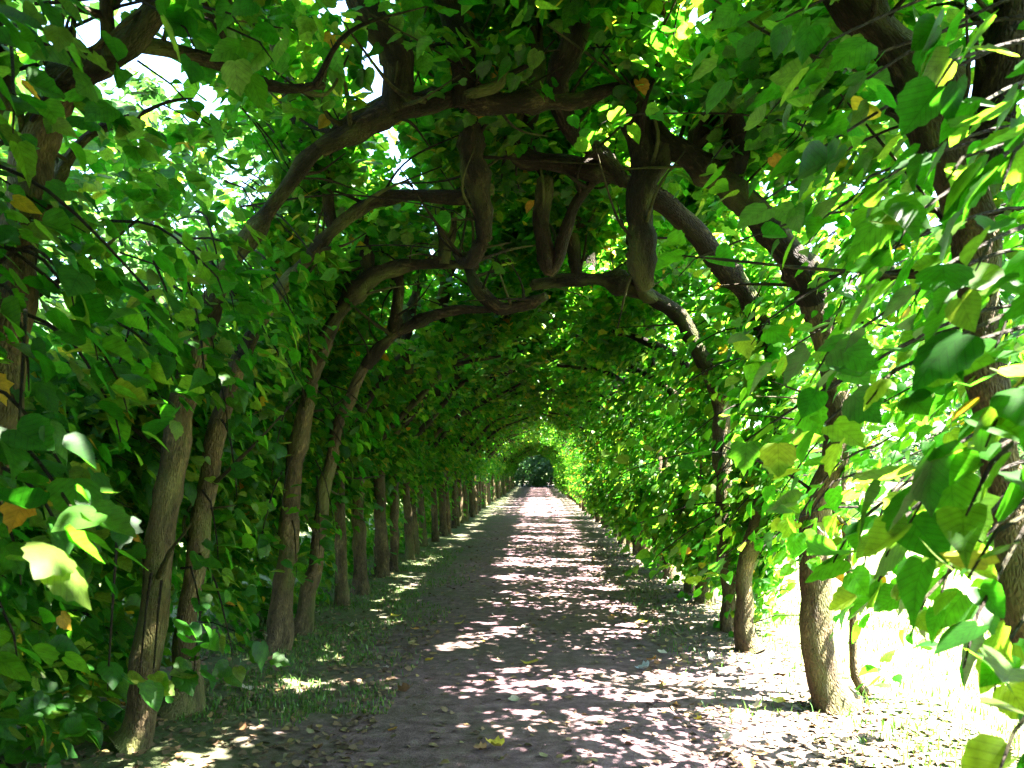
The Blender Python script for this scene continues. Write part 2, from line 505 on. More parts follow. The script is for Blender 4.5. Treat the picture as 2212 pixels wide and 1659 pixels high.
def make_clusters(side, y0, y1, n, rs, world_holes=True, outer=False):
    out = []
    tries = 0
    while len(out) < n and tries < n * (12 if outer else 1.75):
        tries += 1
        t = sample_t(rs)
        x, z, nx, nz = half_profile(t)
        y = rs.uniform(y0, y1)
        thick = .55 + 1.0 * max(0, min(1, (z - 2.4) / 1.4))
        if side < 0: thick *= 1.15
        d = rs.random() ** 1.15 * thick - (.12 if t < .45 else .22 + (.18 if rs.random() < .15 else 0))
        if outer:  # outer leaf layer, mostly unseen, added to darken the tunnel inside
            if side > 0 and t < .66: continue
            d = thick * rs.uniform(.85, 1.25)
        if side > 0 and world_holes and y < 6.6 and rs.random() < (.78 if t < .64 else .05): continue
        if side > 0 and world_holes and not outer and y >= 6.6 and t < .66 and rs.random() < .48: continue
        if side > 0 and not world_holes and t < .66 and rs.random() < .38: continue
        if not world_holes and not outer and t > .6 and rs.random() < .22: d = rs.uniform(-.45, -.1)
        if world_holes and not outer: d = max(d, rs.uniform(-.06, .15)) + (.26 * min(1, max(0, (z - 2.6) / .7)))
        x += nx * d; z += nz * d
        if side > 0:
            x *= 1.04 if (world_holes and y < 6.6) else (.95 if z < 2.6 else 1.0)
        else:
            x *= (1.19 if z < 2.5 else 1.12) if world_holes else (1.25 if z < 1.8 else 1.14)
        if z < .15: continue
        fq = 1.25 if z < 3 else 1.0
        if mnoise.noise(Vector((x * side * fq, y * fq, z * fq + 7))) < (-.16 if z < 3 else -.09) + rs.gauss(0, .04): continue
        if (world_holes or abs(y) > 1e9) and rs.random() < in_hole(side, y, z, x): continue
        if not world_holes and (z < .4 or (side < 0 and z < 1.2)) and rs.random() < .88: continue
        out.append((side * x, y, z, nx * side, nz))
    return out


def leaves_from_clusters(cl, rs, per=(8, 15), rad=.20, size=(.076, .132)):
    P_, Nn, D, S = [], [], [], []
    for (x, y, z, nx, nz) in cl:
        k = rs.randint(*per)
        # a short drooping spray: leaves along a bent twig, all leaning the same way
        ang = rs.uniform(0, 2 * math.pi)
        ax = Vector((math.cos(ang), math.sin(ang), rs.uniform(-.75, .15))).normalized()
        if z < 3.0 and rs.random() < .6: ax = (ax + Vector((-nx * .8, 0, -.25))).normalized()
        side = ax.cross(Vector((0, 0, 1))).normalized()
        lean = Vector((rs.gauss(0, .35), rs.gauss(0, .35), 0))
        c = Vector((x, y, z))
        for i in range(k):
            f = (i / k - .5) * 2
            p = c + ax * f * rad * 1.25 + side * rs.gauss(0, rad * .33) + Vector((0, 0, rs.gauss(0, rad * .34) - .12 * rad * f * f))
            n = Vector((rs.gauss(0, .5), rs.gauss(0, .5), 1.0)) + lean - Vector((nx * .75, 0, 0)) * (1 if z < 3.3 else .2)
            d = ax * .6 + side * (1 if i % 2 else -1) * .8 + Vector((rs.gauss(0, .3), rs.gauss(0, .3), -.75 + rs.gauss(0, .3)))
            P_.append(p); Nn.append(n); D.append(d); S.append(rs.uniform(*size) * rs.choice((1, 1, 1, .9, .75, .55)))
    pos = np.array(P_); rot = rot_from(np.array(Nn), np.array(D)); sc = np.array(S)
    m = len(pos)
    kind = np.array([rs.choice((0, 0, 1, 2, 3, 3, 4, 5)) for _ in range(m)])
    tint = np.array([rs.random() for _ in range(m)])
    return pos, rot, sc, kind, tint


# ------------------------------------------------------------------ near trees, limb by limb
# (u, v, distance) points along each limb as seen in the photograph; radii in metres
def pl(*a): return [P(u, v, d) for u, v, d in a]
def up(p, dx, dy, dz): return Vector(p) + Vector((dx, dy, dz))


NEAR = []   # dict(side, base(y), trunk, limbs, label, span)
def near(side, label, span, trunk, tr, limbs, lower=None):
    NEAR.append(dict(side=side, label=label, span=span, trunk=trunk, tr=tr, limbs=limbs))


G = lambda x, y: Vector((x, y, gz(x, y) - .03))
near(-1, 'gnarled linden at the left edge with brown boughs reaching over the top left corner', (1.9, 4.1),
     [G(-2.62, 3.5), Vector((-2.58, 3.55, .9)), *pl((-25, 1000, 3.62), (20, 700, 3.65), (55, 480, 3.62), (85, 300, 3.6), (130, 170, 3.55))], [.115, .10, .10, .105, .11, .10, .085],
     [('limb', pl((130, 180, 3.55), (190, 150, 3.45), (260, 95, 3.35), (350, 10, 3.2), (430, -90, 3.1)), [.075, .05]),
      ('limb', pl((235, 120, 3.35), (236, 60, 3.3), (228, -30, 3.2), (215, -160, 3.2)), [.032, .026]),
      ('limb', pl((255, 105, 3.4), (330, 100, 3.5), (430, 125, 3.65), (520, 160, 3.8), (610, 190, 3.9), (700, 185, 4.0)), [.038, .032, .035, .03, .025, .02]),
      ('limb', pl((85, 320, 3.6), (30, 260, 3.5), (-10, 120, 3.4), (-30, -40, 3.3)), [.06, .04]),
      ('limb', pl((20, 720, 3.65), (60, 560, 3.75), (100, 430, 3.9), (180, 300, 4.0), (300, 250, 4.1)), [.045, .035, .03, .025, .02])])
near(-1, 'linden with a yellow-lit bare trunk, nearest whole trunk left of the path', (4.1, 5.1),
     [G(-2.36, 4.72), *pl((300, 1575, 4.75), (316, 1420, 4.75), (334, 1290, 4.75), (348, 1150, 4.78), (372, 1010, 4.8), (398, 860, 4.8), (425, 740, 4.8))], [.105, .10, .092, .088, .088, .090, .088, .08],
     [('limb', pl((425, 745, 4.8), (480, 610, 4.85), (545, 510, 4.9), (620, 400, 4.95), (690, 320, 5.0), (770, 255, 5.0), (870, 200, 5.0)), [.08, .06, .052, .05, .05, .05, .045]),
      ('limb', pl((690, 322, 5.0), (780, 270, 5.0), (890, 228, 5.0), (1010, 215, 5.0), (1130, 225, 5.0), (1260, 212, 5.05), (1340, 185, 5.1), (1400, 195, 5.2)), [.06, .07, .075, .07, .07, .05, .025, .01]),
      ('limb', pl((870, 235, 5.0), (850, 130, 4.85), (800, 40, 4.7), (770, -60, 4.6), (760, -200, 4.5)), [.10, .11, .095, .085, .07]),
      ('limb', pl((1010, 225, 5.0), (1000, 140, 4.9), (975, 50, 4.8), (960, -40, 4.7), (965, -180, 4.6)), [.085, .085, .075, .07, .06]),
      ('limb', pl((985, 212, 4.95), (1040, 200, 4.9), (1080, 180, 4.9), (1095, 120, 4.85)), [.03, .035, .032, .03])])
near(-1, 'thin dark linden trunk standing close behind the yellow-lit leaning one', (5.1, 6.2),
     [G(-2.38, 5.4), *pl((395, 1510, 5.42), (402, 1380, 5.42), (420, 1240, 5.42), (445, 1080, 5.45), (470, 920, 5.45), (520, 770, 5.5))], [.12, .10, .085, .078, .075, .07, .065],
     [('limb', pl((520, 775, 5.5), (590, 650, 5.55), (655, 570, 5.6), (720, 495, 5.65), (800, 440, 5.7), (900, 424, 5.7), (1010, 428, 5.7), (1060, 405, 5.7)), [.06, .05, .045, .042, .042, .05, .055, .045]),
      ('limb', pl((1035, 430, 5.7), (1045, 520, 5.75), (1030, 380, 5.6), (1020, 300, 5.5), (1010, 200, 5.4), (1000, 60, 5.3)), [.04, .05, .085, .08, .07, .06]),
      ('limb', pl((720, 495, 5.65), (700, 380, 5.7), (640, 260, 5.7), (600, 120, 5.7), (590, 0, 5.6)), [.04, .05, .05, .045, .04]),
      ('limb', pl((1045, 520, 5.8), (1010, 570, 5.9), (985, 545, 6.0)), [.06, .05, .03])])
near(-1, 'linden with a stout mossy foot, first of the second pair left of the path', (6.2, 7.6),
     [G(-2.37, 7.3), *pl((602, 1370, 7.3), (610, 1270, 7.3), (622, 1150, 7.3), (638, 1020, 7.3), (655, 920, 7.3), (675, 820, 7.3), (705, 725, 7.3))], [.135, .12, .105, .095, .085, .08, .075, .075],
     [('limb', pl((705, 728, 7.3), (745, 655, 7.3), (800, 602, 7.35), (870, 577, 7.4), (950, 570, 7.45), (1030, 576, 7.5)), [.07, .075, .08, .065, .055, .045]),
      ('limb', pl((1010, 572, 7.5), (1030, 620, 7.4), (1080, 665, 7.4), (1140, 655, 7.4), (1180, 640, 7.3)), [.05, .06, .065, .05, .035]),
      ('limb', pl((800, 605, 7.35), (780, 500, 7.4), (760, 400, 7.5), (750, 260, 7.4)), [.05, .06, .055, .045]),
      ('limb', pl((960, 572, 7.45), (965, 480, 7.4), (950, 400, 7.4), (955, 250, 7.4)), [.06, .08, .075, .06])])
near(-1, 'leaning sun-spotted linden, second of the second pair left of the path', (7.6, 8.9),
     [G(-2.36, 8.05), *pl((655, 1350, 8.05), (668, 1270, 8.05), (685, 1180, 8.05), (698, 1090, 8.1), (715, 990, 8.1), (745, 880, 8.1), (790, 790, 8.1))], [.12, .10, .085, .08, .075, .07, .065, .06],
     [('limb', pl((790, 792, 8.1), (835, 735, 8.1), (900, 695, 8.15), (980, 672, 8.2), (1060, 668, 8.2)), [.06, .055, .05, .05, .04]),
      ('limb', pl((850, 725, 8.1), (860, 640, 8.1), (850, 560, 8.1), (860, 420, 8.0)), [.055, .065, .06, .05])])
near(1, 'broad dark linden at the right edge with thick boughs leaning over the path', (2.1, 4.3),
     [G(2.06, 3.42), Vector((2.07, 3.42, .5)), *pl((2212, 1300, 3.42), (2190, 1100, 3.42), (2150, 920, 3.42), (2125, 760, 3.42), (2110, 600, 3.4), (2095, 450, 3.38), (2060, 320, 3.35))], [.12, .105, .095, .09, .082, .085, .09, .10, .11],
     [('limb', pl((2060, 325, 3.35), (1990, 210, 3.32), (1925, 115, 3.3), (1850, 20, 3.3), (1790, -110, 3.3)), [.115, .115, .105, .10, .09]),
      ('limb', pl((2095, 400, 3.38), (2140, 260, 3.3), (2175, 130, 3.2), (2200, 0, 3.15), (2230, -140, 3.1)), [.08, .085, .085, .085, .08]),
      ('limb', pl((2125, 700, 3.42), (2080, 620, 3.5), (1990, 590, 3.6), (1900, 600, 3.7)), [.05, .035, .028, .02])])
near(1, 'linden with a straight grey trunk at the edge of the white sunlit lawn', (4.3, 6.3),
     [G(2.02, 5.72), *pl((1785, 1470, 5.72), (1768, 1350, 5.72), (1752, 1230, 5.72), (1762, 1110, 5.7), (1800, 1000, 5.6), (1812, 880, 5.5), (1790, 760, 5.45), (1755, 640, 5.4))], [.155, .125, .115, .115, .105, .09, .085, .09, .095],
     [('limb', pl((1757, 645, 5.4), (1715, 555, 5.35), (1650, 478, 5.3), (1575, 405, 5.25), (1500, 345, 5.2), (1430, 300, 5.2), (1385, 225, 5.2)), [.10, .10, .09, .09, .085, .07, .06]),
      ('limb', pl((1440, 310, 5.2), (1385, 420, 5.3), (1388, 540, 5.4), (1395, 620, 5.5)), [.07, .085, .08, .06]),
      ('limb', pl((1392, 420, 5.3), (1385, 240, 5.15), (1395, 110, 5.0), (1405, -20, 4.9), (1395, -180, 4.8)), [.08, .095, .095, .09, .08]),
      ('limb', pl((1575, 405, 5.25), (1595, 300, 5.2), (1560, 190, 5.1), (1555, 60, 5.0), (1550, -90, 4.9)), [.075, .085, .06, .055, .05]),
      ('limb', pl((1545, 385, 5.25), (1500, 310, 5.2), (1540, 240, 5.2), (1600, 200, 5.2)), [.05, .05, .05, .04])])
near(1, 'thin dark young linden stem just right of the straight grey trunk', (5.9, 6.4),
     [G(2.36, 6.0), *pl((1848, 1460, 6.0), (1842, 1340, 6.0), (1835, 1220, 6.0), (1822, 1090, 6.0), (1830, 960, 6.0))], [.035, .03, .028, .026, .024, .02],
     [('limb', pl((1830, 962, 6.0), (1850, 850, 6.0), (1840, 740, 5.9)), [.02, .012])])
near(1, 'bulging linden behind the straight grey trunk, its long bough arching to the middle', (6.4, 7.9),
     [G(1.92, 7.42), *pl((1608, 1370, 7.42), (1606, 1290, 7.42), (1618, 1180, 7.4), (1655, 1060, 7.2), (1690, 960, 7.0), (1698, 870, 6.9), (1675, 780, 6.8))], [.12, .09, .085, .08, .085, .09, .095, .095],
     [('limb', pl((1676, 782, 6.8), (1640, 690, 6.6), (1580, 590, 6.4), (1500, 500, 6.2), (1410, 425, 6.1), (1320, 375, 6.0), (1210, 350, 6.0), (1125, 338, 6.0), (1105, 280, 5.9), (1125, 215, 5.8)), [.09, .085, .085, .085, .085, .08, .07, .065, .07, .06]),
      ('limb', pl((1350, 392, 6.0), (1310, 340, 5.9), (1245, 305, 5.8), (1215, 250, 5.7), (1205, 180, 5.6), (1245, 90, 5.4), (1262, -10, 5.3), (1270, -150, 5.2)), [.06, .06, .06, .075, .09, .095, .09, .08]),
      ('limb', pl((1300, 368, 6.0), (1240, 450, 6.1), (1190, 590, 6.3), (1170, 500, 6.2), (1178, 385, 6.1)), [.03, .04, .055, .065, .06]),
      ('limb', pl((1125, 338, 6.0), (1150, 220, 5.9), (1160, 100, 5.8), (1140, -40, 5.7)), [.05, .06, .055, .05])])
near(1, 'half hidden linden, farther of the close pair beyond the straight grey trunk', (7.9, 9.2),
     [G(1.98, 8.3), *pl((1574, 1330, 8.3), (1568, 1230, 8.3), (1560, 1110, 8.3), (1562, 990, 8.3), (1556, 880, 8.3), (1530, 790, 8.3))], [.11, .09, .08, .08, .10, .095, .085],
     [('limb', pl((1530, 792, 8.3), (1480, 705, 8.2), (1420, 650, 8.1), (1340, 612, 8.1), (1250, 600, 8.1), (1150, 615, 8.1)), [.08, .08, .085, .08, .07, .055]),
      ('limb', pl((1420, 650, 8.1), (1385, 620, 8.0), (1370, 520, 7.9), (1380, 400, 7.8)), [.05, .06, .06, .05]),
      ('limb', pl((1250, 602, 8.1), (1235, 520, 8.0), (1240, 420, 8.0), (1230, 300, 8.0)), [.06, .075, .07, .055])])

# sprays that hang close to the camera: (u, v, distance, leaves, spread, index of the tree in NEAR)
SPRAYS = [
    (330, 640, 2.6, 12, 0.20, 0), (150, 610, 2.5, 12, 0.20, 0), (60, 780, 2.4, 12, 0.20, 0), (200, 720, 2.7, 10, 0.20, 0), (470, 600, 3.4, 8, 0.20, 0),
    (40, 950, 2.2, 11, 0.18, 0), (170, 1120, 2.1, 13, 0.17, 0), (40, 1200, 2.5, 10, 0.18, 0), (170, 1250, 3.0, 8, 0.16, 0),
    (30, 1370, 2.8, 8, 0.17, 0), (130, 1000, 2.5, 8, 0.18, 0), (260, 830, 3, 12, 0.22, 0), (360, 780, 3.2, 12, 0.22, 0), (250, 900, 3.1, 10, 0.20, 0),
    (90, 100, 2.6, 14, 0.24, 0), (30, 230, 2.4, 12, 0.20, 0), (400, 60, 2.8, 14, 0.24, 0), (560, 90, 3, 14, 0.24, 0), (500, 30, 2.9, 12, 0.24, 0),
    (235, 1440, 3.8, 6, 0.20, 1), (300, 1480, 4.4, 5, .12, 1), (430, 1300, 4.6, 12, 0.26, 1), (500, 1400, 4.9, 9, 0.24, 1),
    (1790, 90, 2.5, 12, 0.20, 5), (1650, 60, 2.8, 14, 0.24, 5), (1700, 200, 2.7, 12, 0.22, 5), (1830, 200, 2.6, 11, 0.20, 5), (2060, 130, 2, 12, 0.20, 5),
    (2110, 230, 2, 10, 0.17, 5), (1760, 330, 2.5, 14, 0.22, 5), (1880, 380, 2.4, 14, 0.22, 5), (1970, 470, 2.2, 13, 0.20, 5), (1780, 470, 2.8, 15, 0.24, 5),
    (1640, 440, 3.2, 12, 0.22, 5), (2080, 340, 1.9, 6, 0.10, 5), (2190, 330, 1.8, 10, 0.16, 5), (1880, 560, 2.5, 15, 0.22, 5), (2000, 600, 2.2, 13, 0.20, 5),
    (2140, 520, 1.9, 14, 0.20, 5), (2180, 680, 1.8, 10, 0.17, 5), (2040, 740, 1.75, 8, 0.13, 5), (1930, 800, 1.9, 7, 0.13, 5), (1790, 760, 2.6, 8, 0.18, 5),
    (1760, 860, 2.8, 9, 0.18, 5), (1660, 690, 3.2, 12, 0.22, 5), (2170, 860, 1.7, 8, 0.14, 5), (2140, 1000, 1.6, 9, 0.15, 5), (2010, 1050, 1.9, 9, 0.16, 5),
    (2150, 1150, 1.6, 9, 0.14, 5), (1950, 1120, 2.1, 9, 0.17, 5), (1840, 1140, 2.5, 10, 0.18, 5), (1700, 980, 3.2, 8, 0.18, 5), (1600, 960, 3.3, 6, 0.14, 5),
    (2000, 1290, 2.3, 8, 0.16, 5), (2110, 1330, 2, 7, 0.14, 5), (2050, 1230, 2.2, 6, 0.16, 5), (2170, 1400, 2, 7, 0.14, 5), (1900, 1250, 2.8, 9, 0.18, 5),
    (2190, 1580, 1.7, 4, 0.08, 5), (1820, 1330, 5, 8, 0.20, 6), (1870, 1200, 4.2, 12, 0.25, 6), (1650, 1180, 5.4, 12, 0.30, 6), (1730, 1110, 5, 10, 0.26, 6),
    (1500, 560, 4, 8, 0.20, 6), (1330, 250, 4.4, 9, 0.22, 6), (430, 700, 4.3, 20, 0.23, 1), (380, 760, 4.3, 20, 0.23, 1), (500, 640, 4.4, 23, 0.25, 1), (300, 760, 4, 20, 0.25, 1), (440, 800, 4.4, 20, 0.23, 1), (250, 820, 3.9, 17, 0.23, 1),
    (560, 600, 4.6, 15, 0.21, 1), (490, 900, 5, 12, 0.24, 2), (510, 1040, 5, 13, 0.24, 2), (470, 1180, 5, 12, 0.24, 2), (620, 640, 5.1, 20, 0.23, 2), (600, 760, 5.2, 23, 0.27, 2), (560, 860, 5.2, 23, 0.27, 2),
    (680, 560, 5.3, 11, 0.17, 2), (610, 1080, 6.6, 11, 0.24, 3), (560, 1180, 6.2, 11, 0.24, 3), (590, 1000, 6.4, 10, 0.24, 3), (720, 860, 7.3, 23, 0.29, 4), (760, 1000, 7.4, 14, 0.28, 4), (740, 930, 7.4, 12, 0.26, 4),
    (720, 1120, 7.6, 10, 0.24, 4), (800, 900, 7.8, 12, 0.28, 4), (1740, 1130, 5.3, 10, 0.20, 6), (1690, 1060, 5.2, 12, 0.24, 6), (1700, 760, 4.8, 9, 0.20, 6), (1800, 700, 4.6, 9, 0.20, 6),
    (1560, 1150, 6.9, 14, 0.30, 8), (1480, 1090, 7, 16, 0.34, 8), (1600, 1040, 6.6, 14, 0.28, 8), (1450, 980, 7, 14, 0.32, 8), (1530, 1230, 7, 10, 0.26, 8), (1440, 860, 7, 12, 0.30, 8), (1620, 820, 6.4, 12, 0.26, 8),
    (1380, 1130, 7.6, 16, 0.34, 9), (1350, 1020, 7.8, 16, 0.34, 9), (1420, 1200, 7.6, 12, 0.30, 9), (1480, 760, 7.4, 10, 0.26, 9),
    (980, 455, 5.2, 3, 0.10, 2), (1080, 560, 6.5, 5, 0.15, 4),
    (470, 560, 4.4, 18, .24, 1), (540, 700, 4.9, 18, .26, 2), (440, 620, 4.3, 16, .24, 1), (400, 820, 4.4, 12, .2, 1), (640, 690, 5.4, 18, .26, 2), (700, 620, 6.6, 14, .24, 3),
    (640, 820, 6.4, 12, .22, 3), (560, 480, 5.2, 9, .2, 2), (320, 700, 4.0, 16, .26, 1), (460, 740, 4.4, 16, .26, 1), (330, 1475, 4.4, 5, .12, 1), (420, 1440, 4.9, 10, .2, 2),
    (640, 1220, 6.9, 9, .2, 3), (690, 1170, 7.4, 8, .2, 4),
]

rs = random.Random(5)
near_data = []
for ti, T in enumerate(NEAR):
    s = T['side']
    y0, y1 = T['span']
    young = 'young' in T['label']
    n = 25 if young else int(780 * (y1 - y0) / 1.3)
    cl = make_clusters(s, y0, y1, n, rs)
    data = [leaves_from_clusters(cl, rs)]
    if not young:
        oc = make_clusters(s, y0, y1, int((380 if s < 0 else 380) * (y1 - y0) / 1.3), rs, outer=True)
        od = leaves_from_clusters(oc, rs, (7, 11), .3, (.12, .17))
        data.append((*od[:3], np.full(len(od[3]), NSIM), od[4] * .9))
    twigs = Tubes()
    for c in cl[::6]:
        a = Vector(c[:3])
        b = a + Vector((c[3] * .4, rs.uniform(-.3, .3), c[4] * .3 + .1))
        twigs.add([b, (a + b) / 2 + Vector((0, 0, .04)), a, a + Vector((-c[3] * .15, 0, -.08))], [.007, .003], sides=4, seg=.15, lump=.05)
    for (u, v, d, k, rad, own) in SPRAYS:
        if own != ti: continue
        c = P(u, v, d)
        nx = s
        data.append(leaves_from_clusters([(c.x, c.y, c.z, nx, 0)], rs, (k, k), rad, (.085, .138)))
        # a twig carries the spray from the hedge wall
        root = Vector((s * 2.15, c.y + rs.uniform(0, .6) + (.5 if c.y < 2.4 else 0), min(3.6, c.z + rs.uniform(.15, .6))))
        mid = (root + c) / 2 + Vector((0, 0, .10))
        twigs.add([root, mid, c, c + (c - mid) * .12 + Vector((0, 0, -.06))], [.009, .0022], sides=5, seg=.12, lump=.08)
    arrs = [np.concatenate([d_[k] for d_ in data]) for k in range(5)]
    near_data.append((arrs, twigs, cl))

# which leaves show largest: in the frame, near, and not behind others in a coarse depth map
Rinv = np.array(_R.transposed())
def project(pos):
    q = (pos - np.array(CAM)) @ Rinv.T
    z = -q[:, 2]
    zz = np.where(z > .1, z, 1)
    return q[:, 0] / zz * 804 + 512, 384 - q[:, 1] / zz * 804, z
allp = np.concatenate([d[0][0] for d in near_data])
u_, v_, z_ = project(allp)
zb = np.full((66, 88), 1e9)
ok = (z_ > .3) & (u_ > -10) & (u_ < 1034) & (v_ > -10) & (v_ < 778)
ci, cj = np.clip((v_ / 12).astype(int), 0, 65), np.clip((u_ / 12).astype(int), 0, 87)
np.minimum.at(zb, (ci[ok], cj[ok]), z_[ok])

LEAF_ME = [mesh_np('leaf', t[0], tris=t[1], mat=M_LEAF, link=False, leafco=t[0]) for t in LEAVES]


def build_tree_frame(T, base, bark, sides=12):
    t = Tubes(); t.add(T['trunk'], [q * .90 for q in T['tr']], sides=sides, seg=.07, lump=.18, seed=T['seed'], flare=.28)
    t.build('trunk', M_BARK_LIT, T['root'], base)
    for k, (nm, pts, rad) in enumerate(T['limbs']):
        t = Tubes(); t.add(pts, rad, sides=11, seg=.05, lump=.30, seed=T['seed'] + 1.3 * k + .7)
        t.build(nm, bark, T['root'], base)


GROUP_L, GROUP_R = 'lindens trained into the left side of the leafy tunnel', 'lindens trained into the right side of the leafy tunnel'
for ti, T in enumerate(NEAR):
    base = T['trunk'][0].copy()
    root = empty('linden_tree', base)
    T['root'] = root; T['seed'] = ti * 2.17
    tag(root, T['label'], 'tree', GROUP_L if T['side'] < 0 else GROUP_R)
    build_tree_frame(T, base, M_BARK_SHADED)
    (pos, rot, sc, kd, tn), twigs, cl = near_data[ti]
    u1, v1, z1 = project(pos)
    inf = (z1 > .3) & (u1 > -8) & (u1 < 1032) & (v1 > -8) & (v1 < 776)
    i1, j1 = np.clip((v1 / 12).astype(int), 0, 65), np.clip((u1 / 12).astype(int), 0, 87)
    vis = inf & (z1 < zb[i1, j1] + .35) & (sc / np.maximum(z1, .1) * 804 > 8)
    cand = np.where(vis)[0]
    cand = cand[np.argsort(-(sc[cand] / z1[cand]))][:300]
    single = np.zeros(len(pos), bool); single[cand] = True
    b = np.array(base)
    m = ~single
    fo = leaves_mesh('foliage', pos[m] - b, rot[m], sc[m], kd[m], tn[m], M_LEAF, root)
    fo['kind'] = 'stuff'
    for i in cand:
        o = bpy.data.objects.new('leaf', LEAF_ME[kd[i]])
        Mx = Matrix([[*(rot[i][r] * sc[i]), pos[i][r] - b[r]] for r in range(3)] + [[0, 0, 0, 1]])
        o.matrix_basis = Mx
        o.parent = root
        COL.objects.link(o)
    rt = random.Random(ti + 60)
    for (nm, pts, rad) in T['limbs'] + [('t', T['trunk'][3:], 0)]:
        for q in range(7 if nm == 'limb' else 4):
            i = rt.randrange(len(pts) - 1)
            a = pts[i].lerp(pts[i + 1], rt.random())
            d = Vector((rt.gauss(0, .7), rt.gauss(0, .7), rt.uniform(-.1, 1.1))).normalized()
            ln = rt.uniform(.3, .95)
            b1 = a + d * ln * .45 + Vector((rt.gauss(0, .06), rt.gauss(0, .06), rt.gauss(0, .06)))
            b2 = b1 + (d + Vector((rt.gauss(0, .4), rt.gauss(0, .4), rt.gauss(.1, .3)))) * ln * .5
            twigs.add([a, b1, b2], [rt.uniform(.009, .022), .004], sides=6, seg=.06, lump=.3, seed=q)
    tw = twigs.build('twigs', M_BARK_SHADED, root, base); tw['kind'] = 'stuff'

# ------------------------------------------------------------------ the rest of the avenue: variants, then copies
def far_variant(side, k, length):
    rs = random.Random(100 + k * 7 + (side > 0))
    root = empty('linden_tree', (0, 0, 0))
    x = side * (2.38 if side < 0 else 2.0)
    rb = rs.uniform(.075, .11)
    lean = rs.uniform(-.12, .12)
    T = dict(seed=20 + k * 3.1 + side, root=root,
             trunk=[Vector((x, 0, -.03)), Vector((x, lean * .3, .5)), Vector((x + side * rs.uniform(-.02, .08), lean, 1.3)), Vector((x + side * .05, lean * 1.4, 2.1))],
             tr=[rb * 1.25, rb, rb * .9, rb * .85],
             limbs=[('limb', [Vector((x + side * .05, lean * 1.4, 2.1)), Vector((side * 1.85, lean + rs.uniform(-.2, .2), 2.8 + rs.uniform(-.1, .15))), Vector((side * 1.35, rs.uniform(-.35, .35), 3.35 + rs.uniform(-.3, .2))), Vector((side * .7, rs.uniform(-.7, .7), 3.7 + rs.uniform(-.35, .25))), Vector((side * rs.uniform(-.2, .3), rs.uniform(-.6, .6), 3.85 + rs.uniform(-.15, .25)))], [rb * .8, rb * .65, rb * .5, rb * .45, .03])])
    if k % 2: T['limbs'].append(('limb', [Vector((x + side * .04, lean, 1.8)), Vector((side * 1.8, lean - .3, 2.55)), Vector((side * 1.25, rs.uniform(-.5, .5), 3.05 + rs.uniform(-.15, .1))), Vector((side * rs.uniform(.2, .6), rs.uniform(-.6, .6), 3.4 + rs.uniform(-.2, .1)))], [.05, .042, .034, .02]))
    for j in range(3):
        lx = side * rs.uniform(.1, 1.7); lz = 3.72 - .32 * lx * lx * .9
        yy = rs.uniform(-.25, .25)
        T['limbs'].append(('limb', [Vector((lx, yy * .3, lz - .1)), Vector((lx + rs.uniform(-.15, .15), yy, lz + .4)), Vector((lx + rs.uniform(-.25, .25), yy, lz + 1.3))], [.05, .075, .045]))
    build_tree_frame(T, Vector((0, 0, 0)), M_BARK_SHADED, 10)
    cl = make_clusters(side, -length / 2, length / 2, int((500 if k < 6 else 150) * length / 1.3), rs, False)
    d = leaves_from_clusters(cl, rs, (8, 14), .2, (.08, .13))
    oc = make_clusters(side, -length / 2, length / 2, int((170 if k < 6 else 20) * length / 1.3), rs, False, True)
    od = leaves_from_clusters(oc, rs, (7, 11), .3, (.13, .18))
    d = [np.concatenate([a, b]) for a, b in zip(d, (*od[:3], np.full(len(od[3]), NSIM), od[4] * .9))]
    fo = leaves_mesh('foliage', *d, M_LEAF, root); fo['kind'] = 'stuff'
    return root


def copy_tree(o, parent=None):
    c = o.copy(); COL.objects.link(c); c.parent = parent
    for ch in [x for x in o.children]:
        copy_tree(ch, c)
    return c


rsf = random.Random(77)
ORD = 'third fourth fifth sixth seventh eighth ninth tenth eleventh twelfth thirteenth fourteenth fifteenth sixteenth seventeenth eighteenth nineteenth twentieth twenty-first twenty-second twenty-third twenty-fourth twenty-fifth twenty-sixth twenty-seventh'.split()
for side in (-1, 1):
    var = [far_variant(side, k, 1.7) for k in range(7 if side > 0 else 6)]      # a seventh, thin of leaf, stands on the right only
    used = set()
    ys = []
    y = 9.75 if side < 0 else 9.95
    pair = 0
    while y < 83:
        ys.append(y); ys.append(y + .9); y += 2.55
    back = [1.2, .3, -1.0, -2.2, -3.4, -4.6]
    order = [(yy, False) for yy in ys] + [(yy, True) for yy in back]
    for i, (yy, isback) in enumerate(order):
        k = (i * 5 + i // 6) % 6
        if side > 0 and 30 < yy < 50: k = 6
        if k in used: o = copy_tree(var[k])
        else: o = var[k]; used.add(k)
        o.location = (rsf.uniform(-.09, .09), yy + rsf.uniform(-.2, .2), gz(side * 2.2, yy) - .02)
        o.scale = (1, rsf.choice((-1, 1)), rsf.uniform(.95, 1.04))
        o.rotation_euler = (0, 0, 0)
        row = 'left' if side < 0 else 'right'
        nth = i // 2
        if isback:
            lab = f'linden of the {row} row beside the viewer, overhanging the near path'
        elif nth < len(ORD):
            which = 'nearer' if i % 2 == 0 else 'farther'
            lab = f'{which} linden of the {ORD[nth]} pair from the viewer in the {row} row'
        else:
            lab = f'slim linden in the far stretch of the {row} row, beyond the sixth pair'
        tag(o, lab, 'tree', GROUP_L if side < 0 else GROUP_R)

